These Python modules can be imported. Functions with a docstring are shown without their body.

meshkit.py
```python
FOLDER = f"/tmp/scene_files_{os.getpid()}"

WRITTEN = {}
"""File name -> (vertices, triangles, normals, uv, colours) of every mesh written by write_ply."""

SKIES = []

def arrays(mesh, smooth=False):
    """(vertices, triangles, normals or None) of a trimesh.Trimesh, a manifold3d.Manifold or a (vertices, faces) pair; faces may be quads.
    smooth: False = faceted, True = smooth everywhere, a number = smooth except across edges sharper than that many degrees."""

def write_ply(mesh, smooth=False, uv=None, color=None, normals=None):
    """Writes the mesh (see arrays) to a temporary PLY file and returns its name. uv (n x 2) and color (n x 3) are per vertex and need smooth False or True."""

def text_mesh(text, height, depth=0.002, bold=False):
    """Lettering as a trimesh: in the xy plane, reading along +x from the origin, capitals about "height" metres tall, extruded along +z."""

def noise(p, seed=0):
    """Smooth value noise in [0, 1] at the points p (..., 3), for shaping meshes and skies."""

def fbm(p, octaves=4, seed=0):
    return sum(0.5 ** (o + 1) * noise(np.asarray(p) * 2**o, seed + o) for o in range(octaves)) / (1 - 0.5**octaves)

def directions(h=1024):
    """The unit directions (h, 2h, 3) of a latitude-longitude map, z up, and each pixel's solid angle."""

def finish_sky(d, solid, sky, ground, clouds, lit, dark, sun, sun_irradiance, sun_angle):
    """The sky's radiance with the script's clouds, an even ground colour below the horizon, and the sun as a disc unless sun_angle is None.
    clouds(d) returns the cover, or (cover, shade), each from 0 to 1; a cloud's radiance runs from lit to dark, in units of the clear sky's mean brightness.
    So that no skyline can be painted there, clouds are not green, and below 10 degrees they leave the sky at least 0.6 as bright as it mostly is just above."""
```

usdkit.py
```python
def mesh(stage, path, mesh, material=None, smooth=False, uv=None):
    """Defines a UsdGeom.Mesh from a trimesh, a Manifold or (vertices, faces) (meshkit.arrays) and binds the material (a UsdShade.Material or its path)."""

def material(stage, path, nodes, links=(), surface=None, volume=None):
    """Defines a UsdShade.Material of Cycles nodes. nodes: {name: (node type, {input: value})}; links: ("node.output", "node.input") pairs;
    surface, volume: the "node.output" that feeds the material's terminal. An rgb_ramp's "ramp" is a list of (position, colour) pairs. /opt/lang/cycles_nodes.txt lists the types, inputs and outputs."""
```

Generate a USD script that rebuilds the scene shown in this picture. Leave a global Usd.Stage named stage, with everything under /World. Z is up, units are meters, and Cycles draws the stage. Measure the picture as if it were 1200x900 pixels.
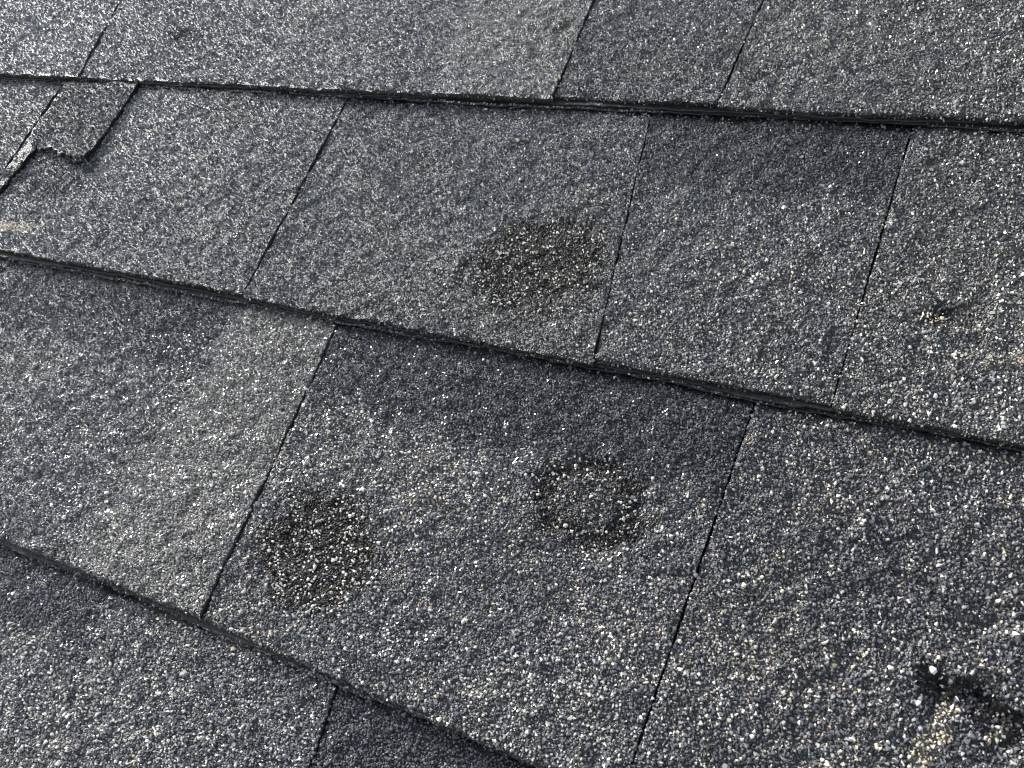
import math
import numpy as np
import usdkit, meshkit
from pxr import Usd, UsdGeom, UsdLux, UsdShade, Sdf, Gf, Vt

stage = Usd.Stage.CreateInMemory()
UsdGeom.SetStageUpAxis(stage, 'Z')
UsdGeom.SetStageMetersPerUnit(stage, 1.0)
stage.DefinePrim('/World', 'Xform')
stage.DefinePrim('/World/Looks', 'Scope')

# ------------------------------------------------------------------ roof frame, camera, sky, sun
PITCH = math.radians(30)
U = np.array([1.0, 0, 0]); V = np.array([0, math.cos(PITCH), math.sin(PITCH)]); N = np.cross(U, V)
RISE = 3.2                                                    # height of the roof's reference point

def roof_dir(u, v, n):
    d = u * U + v * V + n * N
    return d / np.linalg.norm(d)

EYE = 0.30149 * N + np.array([0, 0, RISE])                    # the phone is held 30 cm over the shingles
R_ = 0.8798001 * U + 0.3546422 * V - 0.3165133 * N            # right
D_ = 0.1816992 * U - 0.8662025 * V - 0.4654875 * N            # down
F_ = -0.4392461 * U + 0.3520257 * V - 0.8265233 * N           # forward
cam = UsdGeom.Camera.Define(stage, '/World/camera')
cam.AddTransformOp().Set(Gf.Matrix4d(*[float(x) for x in [*R_, 0, *(-D_), 0, *(-F_), 0, *EYE, 1]]))
cam.CreateHorizontalApertureAttr(36.0); cam.CreateVerticalApertureAttr(27.0)
cam.CreateFocalLengthAttr(36.0 * 1039.485 / 1200)
cam.CreateClippingRangeAttr(Gf.Vec2f(0.02, 500))
cam.CreateFStopAttr(32.0); cam.CreateFocusDistanceAttr(0.40)
cam.CreateExposureAttr(1.25)

SUN_TO = roof_dir(-0.82, 0.45, 0.34)                          # up the slope and to the left
SUN_EL = math.asin(SUN_TO[2]); SUN_ROT = math.atan2(SUN_TO[0], SUN_TO[1])
sun = UsdLux.DistantLight.Define(stage, '/World/sun')
sun.CreateIntensityAttr(1.25); sun.CreateAngleAttr(16.0); sun.CreateNormalizeAttr(True)
sun.CreateColorAttr(Gf.Vec3f(1.0, 0.985, 0.96))
zc = SUN_TO; xc = np.cross([0, 0, 1.0], zc); xc /= np.linalg.norm(xc); yc = np.cross(zc, xc)
sun.AddTransformOp().Set(Gf.Matrix4d(*[float(x) for x in [*xc, 0, *yc, 0, *zc, 0, 0, 0, 0, 1]]))

sky_m = usdkit.material(stage, '/World/Looks/sky', {
    'tc': ('texture_coordinate', {}),
    'sky': ('sky_texture', {'sky_type': 'single_scattering', 'sun_disc': False, 'sun_elevation': SUN_EL, 'sun_rotation': SUN_ROT, 'aerosol_density': 3.5}),
    'n': ('noise_texture', {'scale': 2.2, 'detail': 6.0, 'roughness': 0.6}),
    'r': ('rgb_ramp', {'ramp': [(0.30, (0, 0, 0)), (0.55, (0.6, 0.6, 0.6))]}),
    'mix': ('mix_color', {'b': (5.25, 5.5, 5.95), 'use_clamp': False}),
    'bg': ('background_shader', {'strength': 0.085}),
}, [('tc.generated', 'n.vector'), ('n.fac', 'r.fac'), ('r.color', 'mix.fac'), ('sky.color', 'mix.a'), ('mix.result', 'bg.color')], surface='bg.background')
sky = UsdLux.DomeLight.Define(stage, '/World/sky')
sky.GetPrim().SetCustomDataByKey('kind', 'structure')
UsdShade.MaterialBindingAPI.Apply(sky.GetPrim()).Bind(sky_m)

# ------------------------------------------------------------------ materials
granule_m = usdkit.material(stage, '/World/Looks/granule', {
    'col': ('attribute', {'attribute': 'granule_color'}),
    'geo': ('geometry', {}),
    'rough': ('map_range', {'from_min': 0.0, 'from_max': 1.0, 'to_min': 0.22, 'to_max': 0.42}),
    'p': ('principled_bsdf', {'specular_ior_level': 0.6, 'coat_weight': 0.75, 'coat_roughness': 0.2, 'coat_ior': 1.55}),
}, [('col.color', 'p.base_color'), ('geo.random_per_island', 'rough.value'), ('rough.result', 'p.roughness')], surface='p.BSDF')

bruised_m = usdkit.material(stage, '/World/Looks/bruised_granule', {                # stones beaten into the asphalt: their glaze is gone
    'col': ('attribute', {'attribute': 'granule_color'}),
    'p': ('principled_bsdf', {'roughness': 0.52, 'specular_ior_level': 0.42}),
}, [('col.color', 'p.base_color')], surface='p.BSDF')

asphalt_m = usdkit.material(stage, '/World/Looks/asphalt', {
    'g': ('geometry', {}),
    'col': ('attribute', {'attribute': 'granule_color'}),
    'v': ('voronoi_texture', {'scale': 1150.0}),
    's': ('separate_color', {}),
    'k': ('map_range', {'from_min': 0.0, 'from_max': 1.0, 'to_min': 0.45, 'to_max': 1.7}),
    'kc': ('combine_color', {}),
    'm': ('mix', {'mix_type': 'multiply', 'fac': 1.0}),
    'b': ('bump', {'strength': 0.9, 'distance': 0.0007, 'invert': True}),
    'bw': ('rgb_to_bw', {}), 'sp': ('map_range', {'from_min': 0.007, 'from_max': 0.035, 'to_min': 0.04, 'to_max': 0.4, 'clamp': True}),
    'p': ('principled_bsdf', {'roughness': 0.4}),
}, [('g.position', 'v.vector'), ('v.color', 's.color'), ('s.r', 'k.value'), ('k.result', 'kc.r'), ('k.result', 'kc.g'), ('k.result', 'kc.b'), ('col.color', 'm.color1'), ('kc.color', 'm.color2'),
    ('m.color', 'p.base_color'), ('col.color', 'bw.color'), ('bw.val', 'sp.value'), ('sp.result', 'p.specular_ior_level'), ('v.distance', 'b.height'), ('b.normal', 'p.normal')], surface='p.BSDF')

tar_m = usdkit.material(stage, '/World/Looks/tar', {
    'g': ('geometry', {}),
    'n': ('noise_texture', {'scale': 700.0, 'detail': 4.0}),
    'b': ('bump', {'strength': 0.8, 'distance': 0.0008}),
    'p': ('principled_bsdf', {'base_color': (0.012, 0.012, 0.012), 'roughness': 0.45, 'specular_ior_level': 0.4}),
}, [('g.position', 'n.vector'), ('n.fac', 'b.height'), ('b.normal', 'p.normal')], surface='p.BSDF')

far_m = usdkit.material(stage, '/World/Looks/shingle_field', {
    'g': ('geometry', {}),
    'v': ('voronoi_texture', {'scale': 800.0}),
    's': ('separate_color', {}),
    'r': ('rgb_ramp', {'ramp': [(0.0, (0.03, 0.03, 0.033)), (0.35, (0.06, 0.064, 0.074)), (0.7, (0.12, 0.12, 0.124)), (0.9, (0.2, 0.2, 0.2)), (1.0, (0.5, 0.49, 0.46))]}),
    'b': ('bump', {'strength': 1.0, 'distance': 0.001, 'invert': True}),
    'p': ('principled_bsdf', {'roughness': 0.45}),
}, [('g.position', 'v.vector'), ('v.color', 's.color'), ('s.r', 'r.fac'), ('r.color', 'p.base_color'), ('v.distance', 'b.height'), ('b.normal', 'p.normal')], surface='p.BSDF')

wood_m = usdkit.material(stage, '/World/Looks/deck_wood', {
    'g': ('geometry', {}), 'n': ('noise_texture', {'scale': 60.0, 'detail': 5.0}),
    'r': ('rgb_ramp', {'ramp': [(0.3, (0.25, 0.17, 0.09)), (0.7, (0.42, 0.3, 0.18))]}),
    'p': ('principled_bsdf', {'roughness': 0.8}),
}, [('g.position', 'n.vector'), ('n.fac', 'r.fac'), ('r.color', 'p.base_color')], surface='p.BSDF')
ground_m = usdkit.material(stage, '/World/Looks/ground', {
    'g': ('geometry', {}), 'n': ('noise_texture', {'scale': 3.0, 'detail': 8.0}),
    'r': ('rgb_ramp', {'ramp': [(0.3, (0.05, 0.065, 0.03)), (0.7, (0.10, 0.12, 0.055))]}),
    'p': ('principled_bsdf', {'roughness': 0.9}),
}, [('g.position', 'n.vector'), ('n.fac', 'r.fac'), ('r.color', 'p.base_color')], surface='p.BSDF')

# ------------------------------------------------------------------ helpers (roof coordinates are millimetres: u along the courses, v up the slope, n off the roof)
def to_world(p):
    p = np.asarray(p, float) / 1000
    return p[:, :1] * U + p[:, 1:2] * V + p[:, 2:] * N        # relative to the roof's own origin

used = {}
def path_for(name, parent):
    k = used.get((parent, name), 0); used[(parent, name)] = k + 1
    return f'{parent}/{name}' + (f'_{k:03d}' if k else '')

def put(name, parent, verts, faces, mat, label=None, kind=None, smooth=False, color=None):
    path = path_for(name, parent)
    m = usdkit.mesh(stage, path, (to_world(verts), faces), mat, smooth=smooth)
    if color is not None:
        UsdGeom.PrimvarsAPI(m).CreatePrimvar('granule_color', Sdf.ValueTypeNames.Color3fArray, 'vertex').Set(Vt.Vec3fArray.FromNumpy(color.astype(np.float32)))
    if label: m.GetPrim().SetCustomDataByKey('label', label)
    if kind: m.GetPrim().SetCustomDataByKey('kind', kind)
    return path

def nz(u, v, scale, seed, octaves=3):
    p = np.stack([np.asarray(u) / scale, np.asarray(v) / scale, np.zeros_like(np.asarray(u, float))], -1) + 500.0
    return meshkit.fbm(p, octaves, seed) - 0.5

def smooth01(x):
    x = np.clip(x, 0, 1); return x * x * (3 - 2 * x)

# ------------------------------------------------------------------ the roof's relief
BUTT = {-1: -292.0, 0: -147.0, 1: -2.0, 2: 142.5, 3: 277.0, 4: 420.0}     # lower edge of each course
# hail dents: centre u, v, radius along u, along v, depth, kind
DENTS = [(-211, 40, 27, 25, 1.3, 'dark'), (-170, 185, 33, 24, 1.4, 'dark'), (-110.5, 88, 23, 19, 1.2, 'ring'),
         (-5.0, 186.5, 11, 7, 1.5, 'pit'), (-476, 316.7, 11, 6.5, 2.0, 'pit'), (-208, 324, 6, 7, 1.6, 'pit'), (26, 51, 17, 11, 4.0, 'gouge')]

def gouge_lip(u, v):
    return 66 - 0.28 * (u - 8) + 7 * nz(u, v * 0.2, 8, 94, 3)

def dent_r(d, u, v):
    if d[5] == 'gouge':
        lip = gouge_lip(u, v) - v
        return np.where((u > 6 - 0.1 * (66 - v)) & (u < 70) & (lip > -1.5) & (lip < 32), np.where(lip < 16, 0.3, 1.05), 3.0)
    u0, v0, a, b = d[:4]
    th = np.arctan2((v - v0) / b, (u - u0) / a)
    w = 1 + 0.05 * np.sin(2 * th + u0) + 0.02 * np.sin(5 * th + v0) + 0.2 * nz(u, v, 9, 77, 2)
    return np.hypot((u - u0) / a, (v - v0) / b) / w

def relief(u, v, seed):
    h = 1.1 * nz(u, v, 42, seed, 2) + 0.85 * nz(u, v, 9, seed + 5, 2) + 1.25 * nz(u, v, 4.6, seed + 6, 1)
    rough = smooth01((u + 60) / 60) * smooth01((125 - v) / 40)              # the lumpy lower right corner
    h = h + rough * (2.6 * nz(u, v * 1.6, 11, 91, 3) + 1.6 * nz(u, v * 1.5, 5, 92, 2))
    for d in DENTS:
        r = dent_r(d, u, v)
        if d[5] == 'dark': h = h - d[4] * np.exp(-(r * 1.15) ** 2) + 0.25 * np.exp(-((r - 1.15) / 0.2) ** 2)
        elif d[5] == 'ring': h = h - d[4] * np.exp(-((r - 0.75) / 0.26) ** 2) - 0.3 * np.exp(-r ** 2)
        elif d[5] == 'pit': h = h - d[4] * np.exp(-r ** 2 * 1.3) + 0.7 * np.exp(-((r - 1.15) / 0.35) ** 2)
        else:                                                              # a gouge: torn, raised upper lip and a recess that runs out below it
            lip = gouge_lip(u, v) - v
            inside_u = smooth01((u - (9 - 0.10 * (66 - v)) + 3 * nz(u, v, 5, 95, 2)) / 4)
            h = h - inside_u * d[4] * smooth01(lip / 1.8) * np.exp(-np.maximum(lip, 0) / 16) + 0.8 * smooth01((u - 3) / 6) * np.exp(-((lip + 2.2) / 2.4) ** 2)
    # short crack near the joint
    cu = np.abs((v - 70.1) - 0.28 * (u + 72.5) - 1.2 * nz(u, v, 6, 3)); cl = smooth01((10 - np.abs(u + 72.5)) / 4)
    return h - 1.4 * np.exp(-(cu / 0.8) ** 2) * cl

def top_height(u, v, course, level, seed):
    v0 = BUTT[course]; run = BUTT[course + 1] - v0
    return 6.6 - 5.6 * (v - v0) / run - 2.1 * (1 - level) + (3.2 * np.exp(-np.abs(v - 213) / 9) * smooth01((u + 532) / 14) if level > 1.5 else 0) + relief(u, v, seed)

# ------------------------------------------------------------------ granule colours: charcoal, slate, mid grey, warm grey, pale, tan
PALETTE = np.array([(0.024, 0.024, 0.025), (0.078, 0.082, 0.092), (0.18, 0.182, 0.187), (0.205, 0.198, 0.182), (0.60, 0.575, 0.505), (0.50, 0.42, 0.29)])

def granule_classes(u, v, course, opt, rng):
    w = np.tile(np.array([0.16, 0.41, 0.25, 0.07, 0.115, 0.006]), (len(u), 1))
    patchy = 1 + 1.6 * nz(u, v, 45, 31, 2)
    w[:, 4] *= opt.get('pale', 1.0) * patchy * (1.2 - 0.75 * smooth01((v - 0.25 * u - 150) / 220))
    w[:, 5] *= opt.get('tan', 1.0) * np.clip(1 + 6 * nz(u, v, 25, 55, 2), 0.1, 4)
    w[:, 1] *= 1 + 1.2 * nz(u, v, 60, 41, 2)
    w[:, 3] *= opt.get('warm', 1.0); w[:, 2] *= opt.get('grey', 1.0); w[:, 1] *= opt.get('slate', 1.0); w[:, 0] *= opt.get('coal', 1.0)
    if 'band' in opt:                                                       # dark factory-printed band at the head of the exposure
        for (lo, u0, u1, s) in opt['band']:
            edge = lo + 9 * nz(u, v, 14, 21, 2) * 2
            k = smooth01((v - edge) / s) * smooth01((u - u0) / 10) * smooth01((u1 - u) / 10)
            dark = np.array([0.30, 0.64, 0.05, 0.0, 0.006, 0.0005])
            w = w / w.sum(1, keepdims=True) * (1 - k[:, None]) + dark * k[:, None]
    for (u0, u1, v0, v1) in opt.get('patch', ()):
        k = 0.95 * smooth01((u - u0) / 8) * smooth01((u1 - u) / 8) * smooth01((v - v0 + 14 * nz(u, v, 16, 22, 2)) / 12) * smooth01((v1 - v) / 6)
        w = w / w.sum(1, keepdims=True) * (1 - k[:, None]) + np.array([0.55, 0.30, 0.06, 0.08, 0.01, 0.0]) * k[:, None]
    if 'zone' in opt:                                                       # a lighter warm panel blended into the tab
        for (ub, ut, v0, v1, warm) in opt['zone']:
            line = ub + (ut - ub) * (v - v0) / (v1 - v0)
            k = smooth01((u - line + 6 * nz(u, v, 6, 23, 2)) / 6 + 0.5)
            w[:, 3] *= 1 + 1.6 * k * warm; w[:, 1] *= 1 - 0.85 * k; w[:, 0] *= 1 - 0.7 * k; w[:, 4] *= 1 + 0.25 * k; w[:, 2] *= 1 + 0.5 * k
    return w

def pick(w, rng):
    c = np.cumsum(w / w.sum(1, keepdims=True), 1)
    return np.minimum((rng.random(len(w))[:, None] > c).sum(1), w.shape[1] - 1)

# ------------------------------------------------------------------ granules: crushed stones, six-sided foot and a tilted three-cornered top
KINDS = {}
for FOOT, CAP in ((6, 3), (4, 2)):                                             # the smaller ones, far up the roof, are four-sided
    f_ = []
    for i in range(FOOT):
        j = (i + 1) % FOOT
        f_.append((i, j, FOOT + (i // 2)))
        if i % 2: f_.append((FOOT + i // 2, j, FOOT + (j // 2)))
    if CAP == 3: f_.append((FOOT, FOOT + 1, FOOT + 2))
    KINDS[FOOT] = np.array(f_)

def stones(u, v, n, r, col, rng, tall=1.0, gu=None, gv=None):
    far = rng.random(len(u)) < 0.45 + 0.55 * np.clip((v - 0.25 * u - 60) / 160, 0, 1)
    gu, gv = (np.zeros(len(u)), np.zeros(len(u))) if gu is None else (gu, gv)
    out = [_stones(u[k], v[k], n[k], r[k], col[k], rng, tall, f, c, gu[k], gv[k]) for k, f, c in ((~far, 6, 3), (far, 4, 2))]
    shift = len(out[0][0])
    return np.vstack([o[0] for o in out]), np.vstack([out[0][1], out[1][1] + shift]), np.vstack([o[2] for o in out])

def _stones(u, v, n, r, col, rng, tall, FOOT, CAP, gu, gv):
    k = len(u)
    a0 = rng.random(k) * 2 * np.pi
    ang = a0[:, None] + np.arange(FOOT) * 2 * np.pi / FOOT + rng.normal(0, 0.2, (k, FOOT))
    rad = r[:, None] * rng.uniform(0.72, 1.25, (k, FOOT))
    el = rng.uniform(0.45, 1.0, k)[:, None]; ea = rng.random(k)[:, None] * np.pi
    x, y = rad * np.cos(ang) * (1.15 - 0.15 * el), rad * np.sin(ang) * el
    x, y = x * np.cos(ea) - y * np.sin(ea), x * np.sin(ea) + y * np.cos(ea)
    P = np.zeros((k, FOOT + CAP, 3))
    P[:, :FOOT, 0] = x; P[:, :FOOT, 1] = y; P[:, :FOOT, 2] = -0.4 * r[:, None] + rng.uniform(-0.1, 0.35, (k, FOOT)) * r[:, None]
    cx = (x.reshape(k, CAP, 2).mean(2)); cy = (y.reshape(k, CAP, 2).mean(2)); s = rng.uniform(0.7, 1.05, (k, CAP))
    P[:, FOOT:, 0] = cx * s; P[:, FOOT:, 1] = cy * s
    hz = r * rng.uniform(0.4, 0.95, k) * tall
    P[:, FOOT:, 2] = hz[:, None] * rng.uniform(0.86, 1.14, (k, CAP))
    P[..., 2] += P[..., 0] * gu[:, None] + P[..., 1] * gv[:, None]
    P += np.stack([u, v, n], 1)[:, None]
    F = KINDS[FOOT][None] + (np.arange(k) * (FOOT + CAP))[:, None, None]
    return P.reshape(-1, 3), F.reshape(-1, 3), np.repeat(col, FOOT + CAP, 0)

def inside(poly, u, v):
    x, y = poly[:, 0], poly[:, 1]; x2, y2 = np.roll(x, -1), np.roll(y, -1)
    c = np.zeros(len(u), bool)
    for a, b, a2, b2 in zip(x, y, x2, y2):
        if b == b2: continue
        c ^= ((b > v) != (b2 > v)) & (u < (a2 - a) * (v - b) / (b2 - b) + a)
    return c

# the piece of roof that gets real granules (the photographed piece and 2-3 cm around it)
NEAR = np.array([(-740, 385), (22, 377), (64, 22), (-298, -118), (-335, -118)], float)

# ------------------------------------------------------------------ a shingle: slab with relief, ragged edges and its granules
def curve(points, k):
    p = np.array(points, float); d = np.r_[0, np.cumsum(np.hypot(*np.diff(p, axis=0).T))]; t = np.linspace(0, d[-1], k)
    return np.stack([np.interp(t, d, p[:, 0]), np.interp(t, d, p[:, 1])], 1)

def slab(bottom, top, course, level, thick, seed, gap=0.45, wob=0.5, step=1.8):
    """(vertices, faces, outline): a slab between a lower and an upper curve, its sides straight but slightly wavy."""
    L = max(np.hypot(*np.subtract(bottom[-1], bottom[0])), 6); H = abs(np.mean([p[1] for p in top]) - np.mean([p[1] for p in bottom]))
    nu, nv = int(max(4, L / step)), int(max(4, H / step))
    b, t = curve(bottom, nu + 1), curve(top, nu + 1)
    s = np.r_[0, 0.004, 0.012, np.linspace(0, 1, nv)[1:]]
    G = b[:, None] * (1 - s)[None, :, None] + t[:, None] * s[None, :, None]
    q = np.linspace(0, 1, nu + 1)
    side = np.abs(2 * q - 1) ** 6
    G[..., 0] += (gap * (1 - 2 * q) * side)[:, None]                          # open joint
    G[..., 0] += side[:, None] * wob * 2.4 * nz(G[..., 0] * 0 + np.sign(q - 0.5)[:, None] * 50, G[..., 1], 11, seed + 9, 4)
    G[..., 1] += (1 - s)[None] ** 8 * (1.3 * nz(G[..., 0], G[..., 1] * 0, 7, seed + 13, 3) + 1.0 * nz(G[..., 0], G[..., 1] * 0, 2.6, seed + 14, 2))
    z = top_height(G[..., 0], G[..., 1], course, level, seed)
    z -= np.exp(-s * H / 0.9)[None] * 0.5                                     # rounded lower edge
    T = np.concatenate([G, z[..., None]], -1)
    B = T.copy(); B[..., 2] = T[..., 2] - thick
    B[..., 2] = np.maximum(B[..., 2], -8)
    a, c = T.shape[:2]
    idx = np.arange(a * c).reshape(a, c); idb = idx + a * c
    quads = [np.stack([idx[:-1, :-1], idx[1:, :-1], idx[1:, 1:], idx[:-1, 1:]], -1).reshape(-1, 4),
             np.stack([idb[:-1, :-1], idb[:-1, 1:], idb[1:, 1:], idb[1:, :-1]], -1).reshape(-1, 4)]
    ring = np.r_[idx[:, 0], idx[-1, 1:], idx[-2::-1, -1], idx[0, -2:0:-1]]
    r2 = np.roll(ring, -1)
    quads.append(np.stack([ring, ring + a * c, r2 + a * c, r2], -1))
    Q = np.vstack(quads); F = np.vstack([Q[:, [0, 1, 2]], Q[:, [0, 2, 3]]])
    return np.vstack([T.reshape(-1, 3), B.reshape(-1, 3)]), F, T.reshape(-1, 3)[ring][:, :2]

HEX = 1.03
def scatter(outline, rng):
    x0, y0 = outline.min(0); x1, y1 = outline.max(0)
    gy = np.arange(y0, y1, HEX * 0.866); gx = np.arange(x0, x1, HEX)
    X, Y = np.meshgrid(gx, gy); X = X + (np.arange(len(gy)) % 2)[:, None] * HEX / 2
    X, Y = X.ravel() + rng.normal(0, 0.32, X.size), Y.ravel() + rng.normal(0, 0.32, X.size)
    c = outline.mean(0)
    k = inside(outline, X, Y) & inside(NEAR, X, Y)
    return X[k], Y[k]

SCARS = [(-502, 160, 23, 3.6, 0.10, 1.0, 0), (11.5, 40, 2.6, 9, 0.0, 0.85, 0), (15.5, 51, 3.0, 6, 0.0, 0.8, 0), (15.5, 61, 1.6, 2.5, 0, 0.6, 0), (29, 51, 3.5, 2.2, 0.2, 0.7, 0), (-12, 188.5, 3.2, 2.2, 0.0, 0.55, 0),
         (12, 171, 6, 3, 0.25, 0.3, 0), (-398, 223, 5.5, 5, 0, 0.6, 1), (-357, 228, 5.5, 5, 0, 0.8, 1), (-323, 200, 5.5, 4, 0, 0.6, 1), (-62, 126, 2.2, 2.6, 0, 0.9, 0),
         (-88, 45, 13, 8, 0.2, 0.09, 0), (-73, 54, 10, 9, 0.2, 0.08, 0)]

def blend(u, v, course, opt):
    """What the mineral is made of at each point, how much of it is lost, and the dent the point lies in (or -1)."""
    w = granule_classes(u, v, course, opt, None)
    w = w / w.sum(1, keepdims=True)
    bare = np.zeros(len(u)); part = np.full(len(u), -1)
    for i, d in enumerate(DENTS):
        rr = dent_r(d, u, v); rr = rr + 0.5 * nz(u, v, 3, 83, 2); body = smooth01((1.2 - rr) / 0.45)
        if d[5] == 'dark': w2 = np.array([0.52, 0.0, 0.08, 0.11, 0.25, 0.012]); lost = 0.30
        elif d[5] == 'ring':
            body = body * np.clip(0.25 + 0.85 * np.exp(-((rr - 0.80) / 0.2) ** 2) * np.clip(0.95 + 0.8 * nz(u, v, 12, 84, 2), 0, 1.2), 0, 1); w2 = np.array([0.62, 0.03, 0.10, 0.06, 0.16, 0.005]); lost = 0.30
        elif d[5] == 'pit': body = body * np.clip(0.6 + 1.8 * nz(u, v, 4, 85, 2), 0, 1); w2 = np.array([0.40, 0.08, 0.14, 0.22, 0.08, 0.08]); lost = 0.25
        else: body = np.where(rr < 0.8, 0.75 * smooth01((16 - (gouge_lip(u, v) - v)) / 11), 0); w2 = np.array([0.6, 0.2, 0.12, 0.02, 0.05, 0.0]); lost = 0.2
        w = w * (1 - body[:, None]) + w2 / w2.sum() * body[:, None]
        bare = np.maximum(bare, lost * body); part[rr < 1.1] = i
    for (u0, v0, a, b, slope, amt, pale) in SCARS:                              # tan or pale mineral showing in scuffs
        bow = 0.007 * (u - u0) ** 2 if a > 20 else 0
        rr = np.hypot((u - u0) / a, ((v - v0) - slope * (u - u0) - bow) / b) / (1 + 1.5 * nz(u, v, 4.5, 47, 3))
        k = smooth01((1.2 - rr) / 0.4) * amt
        w2 = np.array([0.05, 0.1, 0.3, 0.1, 0.45, 0.0]) if pale else np.array([0.01, 0.0, 0.02, 0.03, 0.48, 0.46])
        w = w * (1 - k[:, None]) + w2 * k[:, None]
    return w, bare, part

def fines(u, v, course, opt):
    """Colour of the bed between the stones: dust of the same mineral, black asphalt where it is lost, painted shade under the next course."""
    w, bare, part = blend(u, v, course, opt)
    c = (w * np.array([1, 1, 0.8, 0.8, 0.22, 1.0])) @ PALETTE * 0.26
    k = np.clip(bare / 0.25, 0, 1)[:, None]
    foot = smooth01((3.2 + 5 * nz(u, v * 0.4, 9, 171, 3) - (BUTT[course + 1] - v)) / 2.5)[:, None]  # bed painted black along the next course's edge, standing in for its shade
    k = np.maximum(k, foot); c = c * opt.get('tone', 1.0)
    return c * (1 - k) + (np.array([0.010, 0.009, 0.008]) * (part >= 0)[:, None] + np.array([0.007, 0.007, 0.006]) * (part < 0)[:, None]) * k

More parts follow.
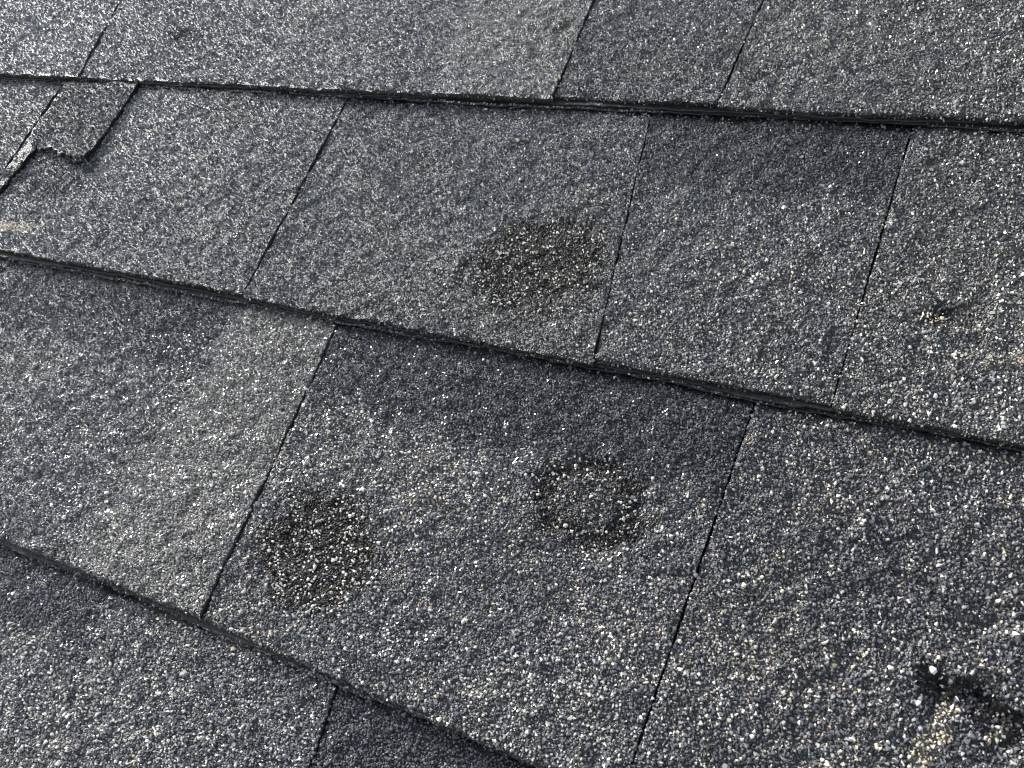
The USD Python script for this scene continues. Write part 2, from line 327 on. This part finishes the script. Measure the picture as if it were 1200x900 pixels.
def strip_granules(outline, low, course, level, seed, opt, hidden=None):
    rng = np.random.default_rng(seed)
    u, v = scatter(outline, rng)
    keep = (v < BUTT[course + 1] + 4)                                         # nothing under the next course
    if hidden is not None: keep &= ~inside(hidden, u, v)
    u, v = u[keep], v[keep]
    w, bare, part = blend(u, v, course, opt)
    r = np.clip(rng.lognormal(math.log(0.60), 0.27, len(u)), 0.3, 1.15)
    drop = rng.random(len(u)) < 0.04 + bare
    eb = v - np.interp(u, low[:, 0], low[:, 1])
    eh = BUTT[course + 1] - v                                                  # granules thinned to deepen the shade under the next course's edge
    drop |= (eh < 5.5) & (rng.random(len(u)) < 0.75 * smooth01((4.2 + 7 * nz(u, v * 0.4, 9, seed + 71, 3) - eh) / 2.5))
    drop |= eb < 0.2 + 2.6 * np.clip(nz(u, v * 0.3, 5, seed + 70, 3) + 0.12, 0, 1) * 2
    c = pick(w, rng)
    col = PALETTE[c] * rng.uniform(0.7, 1.35, len(u))[:, None] * (1 + rng.normal(0, 0.022, (len(u), 3)))
    col *= (1 + 0.5 * nz(u, v, 30, 63, 3))[:, None] * opt.get('tone', 1.0)
    ok = ~drop
    u, v, r, col, part = u[ok], v[ok], r[ok], col[ok], part[ok]
    z = top_height(u, v, course, level, seed)
    gu = np.clip((top_height(u + 0.5, v, course, level, seed) - z) / 0.5, -0.7, 0.7)
    gv = np.clip((top_height(u, v + 0.5, course, level, seed) - z) / 0.5, -0.7, 0.7)
    z = z + rng.normal(0, 0.17, len(u))
    # grit caught in the joints and stuck to the cut lower edge
    m = int(np.ptp(low[:, 0]) * 1.5); eu = rng.uniform(low[:, 0].min(), low[:, 0].max(), m); ev = np.interp(eu, low[:, 0], low[:, 1]) + rng.normal(0.1, 0.35, m)
    ez = top_height(eu, ev + 0.6, course, level, seed) - rng.uniform(0.1, 2.6, m)
    side = outline[outline[:, 1] > low[:, 1].max() + 1]; m2 = len(side) // 2
    q = rng.integers(0, len(side), m2); su = side[q, 0] + rng.normal(0, 0.25, m2); sv = side[q, 1] + rng.uniform(-1, 1, m2)
    sz = top_height(su, sv, course, level, seed) - rng.uniform(0.2, 1.0, m2)
    on = (sv < BUTT[course + 1]) & (nz(su * 0, sv, 14, seed + 81, 2) > 0.07); su, sv, sz = su[on], sv[on], sz[on]
    xu, xv, xz = np.r_[eu, su], np.r_[ev, sv], np.r_[ez, sz]
    on = inside(NEAR, xu, xv); xu, xv, xz = xu[on], xv[on], xz[on]; k = len(xu)
    xc = PALETTE[pick(np.tile(np.array([0.45, 0.30, 0.12, 0.05, 0.05, 0.003]), (k, 1)), rng)] * rng.uniform(0.6, 1.2, k)[:, None]
    u, v, z = np.r_[u, xu], np.r_[v, xv], np.r_[z, xz]; r = np.r_[r, rng.uniform(0.3, 0.7, k)]
    col = np.vstack([col, xc]); part = np.r_[part, np.full(k, -1)]; gu = np.r_[gu, rng.normal(0, 0.2, k)]; gv = np.r_[gv, np.r_[np.full(len(eu), 0.8), np.zeros(len(su))][on]]
    return u, v, z, r, np.clip(col, 0.008, 0.75), part, gu, gv, rng

roof = UsdGeom.Xform.Define(stage, '/World/shingle_roof')
roof.AddTranslateOp().Set(Gf.Vec3d(0, 0, RISE))
rp = roof.GetPrim()
rp.SetCustomDataByKey('label', 'weathered charcoal asphalt shingle roof with round hail dents and one torn tab')
rp.SetCustomDataByKey('category', 'roof'); rp.SetCustomDataByKey('kind', 'thing')
ROOF = '/World/shingle_roof'

DENT_LABEL = {0: 'round black hail bruise near the lower joint', 1: 'wide black hail bruise in the middle shingle', 2: 'ring-shaped hail dent with a grey middle',
              3: 'small hail pit with tan specks', 4: 'small pit high on the upper left shingle', 5: 'small hole close to the upper joint', 6: 'deep gouge edged with tan granules'}

def shingle(course, level, pieces, seed, label=None, opt={}, thick=None, hidden=None, gap=0.45, wob=0.4):
    thick = thick or (2.0 + 2.1 * level)
    vs, fs, gs, tops, n = [], [], [], [], 0
    for i, (bottom, top) in enumerate(pieces):
        V_, F_2, out = slab(bottom, top, course, level, thick, seed, gap, wob)
        vs.append(V_); tops.append(len(V_)); fs.append(F_2 + n); n += len(V_)
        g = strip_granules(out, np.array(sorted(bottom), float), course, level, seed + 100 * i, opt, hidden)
        gs.append(g)
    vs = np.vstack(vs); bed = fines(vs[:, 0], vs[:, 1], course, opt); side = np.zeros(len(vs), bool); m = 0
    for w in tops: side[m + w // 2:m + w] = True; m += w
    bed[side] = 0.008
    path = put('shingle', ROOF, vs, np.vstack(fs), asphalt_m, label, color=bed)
    u, v, z, r, col, part = [np.concatenate([g[k] for g in gs]) for k in range(6)]
    gu, gv = [np.concatenate([g[k] for g in gs]) for k in (6, 7)]
    rng = gs[0][8]
    tall = opt.get('tall', 1.0)
    for i in range(-1, len(DENTS)):
        k = part == i
        if k.sum() < 40: continue
        P, F, C = stones(u[k], v[k], z[k], r[k], col[k], rng, tall, gu[k], gv[k])
        if i < 0: put('granules', path, P, F, granule_m, kind='stuff', color=C)
        else: put('hail_dent', path, P, F, bruised_m, label=DENT_LABEL[i], color=C)
    return path

def line(p, q, v):                                                            # u on the joint p-q at height v
    return p[0] + (q[0] - p[0]) * (v - p[1]) / (q[1] - p[1])

def quad(course, left, right, vb=None, head=16):
    """The outline between two joints: from the butt up to a little under the next course. vb: butt heights at left and right."""
    b = BUTT[course]; t = BUTT[course + 1] + head
    vl, vr = vb or (b, b)
    return ([(line(*left, vl), vl), (line(*right, vr), vr)], [(line(*left, t), t), (line(*right, t), t)])

# joints as (lower point, upper point)
J3 = [((-770, 277), (-770, 350)), ((-539.5, 277), (-556.6, 349.7)), ((-394.5, 277), (-396.7, 348)), ((-196, 278), (-199, 345.5)), ((-115.2, 277.6), (-112.4, 344.5)), ((95, 277), (95, 350))]
J2 = [((-770, 142), (-770, 276)), ((-545, 142), (-557.5, 276)), ((-313.2, 145.5), (-321.5, 278)), ((-127.5, 143), (-146, 273)), ((-37, 142.4), (-34.4, 274)), ((130, 142), (130, 274))]
J1 = [((-640, 0), (-640, 140)), ((-247, 0), (-256.3, 139.6)), ((-67.3, 7.6), (-63.6, 138)), ((150, 0), (150, 140))]
J0 = [((-520, -147), (-520, -5)), ((-163, -147), (-179.5, -4.5)), ((110, -147), (110, -5))]

shingle(3, 0.9, [quad(3, J3[0], J3[1], (276.8, 277))], 11, 'pale grey shingle at the upper left corner', {'grey': 1.3, 'pale': 0.7, 'tone': 1.1}, gap=0.65)
shingle(3, 0.35, [quad(3, J3[1], J3[2], (277.4, 278.4))], 12, 'bluish shingle with a small pit, between the two upper left joints', {'slate': 1.5, 'pale': 0.6, 'tone': 1.1})
shingle(3, 0.9, [quad(3, J3[2], J3[3], (276.4, 277))], 13, 'wide upper shingle with a small hole by its right joint', {'grey': 1.5, 'warm': 2.2, 'tone': 1.08, 'zone': [(-262, -276, 277, 346, 1.5)]})
shingle(3, 0.45, [quad(3, J3[3], J3[4], (279, 278.6))], 14, 'narrow recessed shingle in the upper course', {'slate': 1.25, 'pale': 1.1})
shingle(3, 0.5, [quad(3, J3[4], J3[5], (276.8, 278))], 15, 'speckled warm grey shingle at the upper right corner', {'warm': 2.6, 'grey': 1.3, 'pale': 1.35, 'slate': 0.75})

shingle(2, 0.8, [quad(2, J2[0], ((-547.2, 142), (-559, 276)), (144.5, 144.5))], 21, 'shingle at the left edge beside the torn tab', {'pale': 0.6})
shingle(2, 0.85, [quad(2, J2[1], J2[2], (144, 144))], 22, 'shingle laid bare under the torn tab, with pale scuffs', {'pale': 0.75, 'grey': 1.25, 'patch': [(-545, -470, 176, 222)]}, gap=0.65)
# the torn tab lying on that shingle: what is left is its head and a sliver down its left side
torn_low = [(-541.5, 226), (-538, 219.5), (-534, 218.2), (-529, 216.2), (-525, 218.3), (-520, 217.2), (-515, 218.6), (-511, 214.4), (-508, 215.4), (-504, 212.0), (-499, 214.6), (-495, 211.8), (-491, 213.0), (-487, 208.8), (-481.2, 212.0)]
torn_head = ([*torn_low], [(-558, 291), (-486.5, 291)])
sliver = ([(-546, 145), (-538, 145)], [(-543, 226), (-533.5, 218.5)])
shingle(2, 2.1, [torn_head, sliver], 23, 'torn tab with a ragged broken lower edge and a sliver left', {'pale': 0.35, 'slate': 1.2, 'tone': 0.62, 'coal': 1.6}, thick=2.4, gap=0.1)
shingle(2, 0.45, [quad(2, J2[2], J2[3], (142.6, 142))], 24, 'broad middle shingle with a black hail bruise', {'slate': 1.1, 'band': [(263, -330, -248, 8)]})
shingle(2, 0.38, [quad(2, J2[3], J2[4], (143.6, 143.8))], 25, 'recessed shingle with a dark blue band at its head', {'pale': 1.35, 'slate': 1.2, 'band': [(233, -150, -20, 9)]}, gap=0.15)
shingle(2, 0.5, [quad(2, J2[4], J2[5], (142.2, 141))], 26, 'speckled shingle at the right edge with a small hail pit', {'pale': 1.35, 'warm': 2.0, 'slate': 0.9}, gap=0.7)

shingle(1, 0.75, [quad(1, J1[0], J1[1], (-2.8, -0.4))], 31, 'shingle with a dark band and a lighter warm right side', {'pale': 0.9, 'warm': 1.5, 'band': [(97, -700, -316, 7)], 'zone': [(-328, -314, 8, 127, 4.0)]}, gap=0.65)
shingle(1, 0.45, [quad(1, J1[1], J1[2], (-0.5, -4))], 32, 'broad lower shingle with a black bruise and a ringed dent', {'pale': 1.2, 'slate': 1.25, 'band': [(96, -300, -40, 12)], 'tan': 3})
shingle(1, 0.5, [quad(1, J1[2], J1[3], (-2, -3))], 33, 'lumpy lower right shingle with a tan-edged gouge', {'pale': 1.1, 'warm': 1.4, 'tan': 4, 'tall': 1.25})

shingle(0, 0.9, [quad(0, J0[0], J0[1])], 41, 'lower left shingle with a dark blue patch', {'pale': 1.2, 'band': [(-34, -600, -296, 10)]})
shingle(0, 0.3, [quad(0, J0[1], J0[2])], 42, 'dark blue shingle showing a corner at the lower edge', {'pale': 0.5, 'slate': 1.3, 'band': [(-40, -300, 200, 10)]})

# ------------------------------------------------------------------ the backing strip under each course's lower edge, a millimetre proud of the tabs
def box_strip(u0, u1, course, seed, n_low, n_high, out, step=1.5):
    """A lamina whose lower edge shows under the tabs."""
    us = np.arange(u0, u1, step)
    vb = BUTT[course] - out + 2.6 * nz(us, us * 0, 60, seed, 2) + 1.6 * nz(us, us * 0, 5, seed + 1, 3); vt = np.full_like(us, BUTT[course] + 30)
    n1 = n_high + 1.1 * nz(us, us * 0, 25, seed + 2, 3) + 0.5 * nz(us, us * 0, 3, seed + 4, 2); n0 = np.full_like(us, n_low)
    rows = [np.stack([us, vb, n0], 1), np.stack([us, vb - 0.15, n1 - 0.2], 1), np.stack([us, vb + 0.15, n1], 1), np.stack([us, vt, n1 - 1.0], 1), np.stack([us, vt, n0 - 1.0], 1)]
    k = len(us); F = []; m = len(rows)
    for a in range(m):
        b = (a + 1) % m; i = np.arange(k - 1)
        F += [np.stack([a * k + i, a * k + i + 1, b * k + i + 1], 1), np.stack([a * k + i, b * k + i + 1, b * k + i], 1)]
    for e in (0, k - 1): F.append(np.array([[e, e + a * k, e + (a + 1) * k] for a in range(1, m - 1)]))
    return np.vstack(rows), np.vstack(F), us, vb, n1
for c, u0, u1 in ((3, -770, 95), (2, -770, 130), (1, -640, 150)):
    put('backing_strip', ROOF, *box_strip(u0, u1, c, 200 + c, 1.5, 2.9, 0.5)[:2], tar_m)
    vs, fs, us, vb, n1 = box_strip(u0, u1, c, 230 + c, 0.5, 1.4, 1.5)
    path = put('backing_strip', ROOF, vs, fs, tar_m)
    rng = np.random.default_rng(300 + c); k = 2200                              # grit caught on the ledge
    gu = rng.uniform(u0, u1, k); gv = np.interp(gu, us, vb) + rng.uniform(0.1, 1.2, k)
    on = inside(NEAR, gu, gv) & (rng.random(k) < 0.5 + 1.5 * nz(gu, gv * 0, 30, 9, 2)); gu, gv = gu[on], gv[on]
    gc = PALETTE[pick(np.tile(np.array([0.3, 0.35, 0.15, 0.1, 0.1, 0.01]), (len(gu), 1)), rng)]
    P, F, C = stones(gu, gv, np.interp(gu, us, n1) + 0.1, rng.uniform(0.35, 0.7, len(gu)), gc, rng)
    put('granules', path, P, F, granule_m, kind='stuff', color=C)

# ------------------------------------------------------------------ the rest of the roof around the photographed piece: plain shingles, and the deck under them
RANGE = {3: (-770, 95), 2: (-770, 130), 1: (-640, 150), 0: (-520, 110)}
def butt_of(c): return BUTT[c] if c in BUTT and c >= 0 else (-147.0 + 143 * c if c < 0 else 420.0 + 143 * (c - 4))
rng = np.random.default_rng(5)
pv, pf, n = [], [], 0
def plain(u0, u1, c, level):
    global n
    b, t = butt_of(c), butt_of(c + 1) + 14
    h0, h1 = 6.0 - (0 if level else 2.1), 0.6 - (0 if level else 2.1)
    th = 3.2
    p = np.array([(u0, b, h0), (u1, b, h0), (u1, t, h1), (u0, t, h1), (u0, b, h0 - th), (u1, b, h0 - th), (u1, t, h1 - th), (u0, t, h1 - th)])
    f = np.array([(0, 1, 2), (0, 2, 3), (4, 6, 5), (4, 7, 6), (0, 4, 5), (0, 5, 1), (1, 5, 6), (1, 6, 2), (2, 6, 7), (2, 7, 3), (3, 7, 4), (3, 4, 0)])
    pv.append(p); pf.append(f + n); n += 8
for c in range(-5, 11):
    spans = [(-1900.0, RANGE[c][0]), (RANGE[c][1], 1300.0)] if c in RANGE else [(-1900.0, 1300.0)]
    for lo, hi in spans:
        u, lev = lo, int(rng.integers(2))
        while u < hi - 1:
            w = min(rng.uniform(90, 210), hi - u)
            if hi - u - w < 50: w = hi - u
            plain(u + 0.4, u + w - 0.4, c, lev); u += w; lev = 1 - lev
put('surrounding_shingles', ROOF, np.vstack(pv), np.vstack(pf), far_m, label='further courses of the same roof all around', kind='stuff')
dv = np.array([(u, v, z) for z in (-9, -27) for u, v in ((-1900, butt_of(-5) + 10), (1300, butt_of(-5) + 10), (1300, butt_of(11)), (-1900, butt_of(11)))], float)
df = np.array([(0, 1, 2), (0, 2, 3), (4, 6, 5), (4, 7, 6), (0, 4, 5), (0, 5, 1), (1, 5, 6), (1, 6, 2), (2, 6, 7), (2, 7, 3), (3, 7, 4), (3, 4, 0)])
put('roof_deck', ROOF, dv, df, wood_m)

g = usdkit.mesh(stage, '/World/ground', (np.array([(-200, -200, 0), (200, -200, 0), (200, 200, 0), (-200, 200, 0)], float), np.array([(0, 1, 2), (0, 2, 3)])), ground_m)
g.GetPrim().SetCustomDataByKey('kind', 'structure')
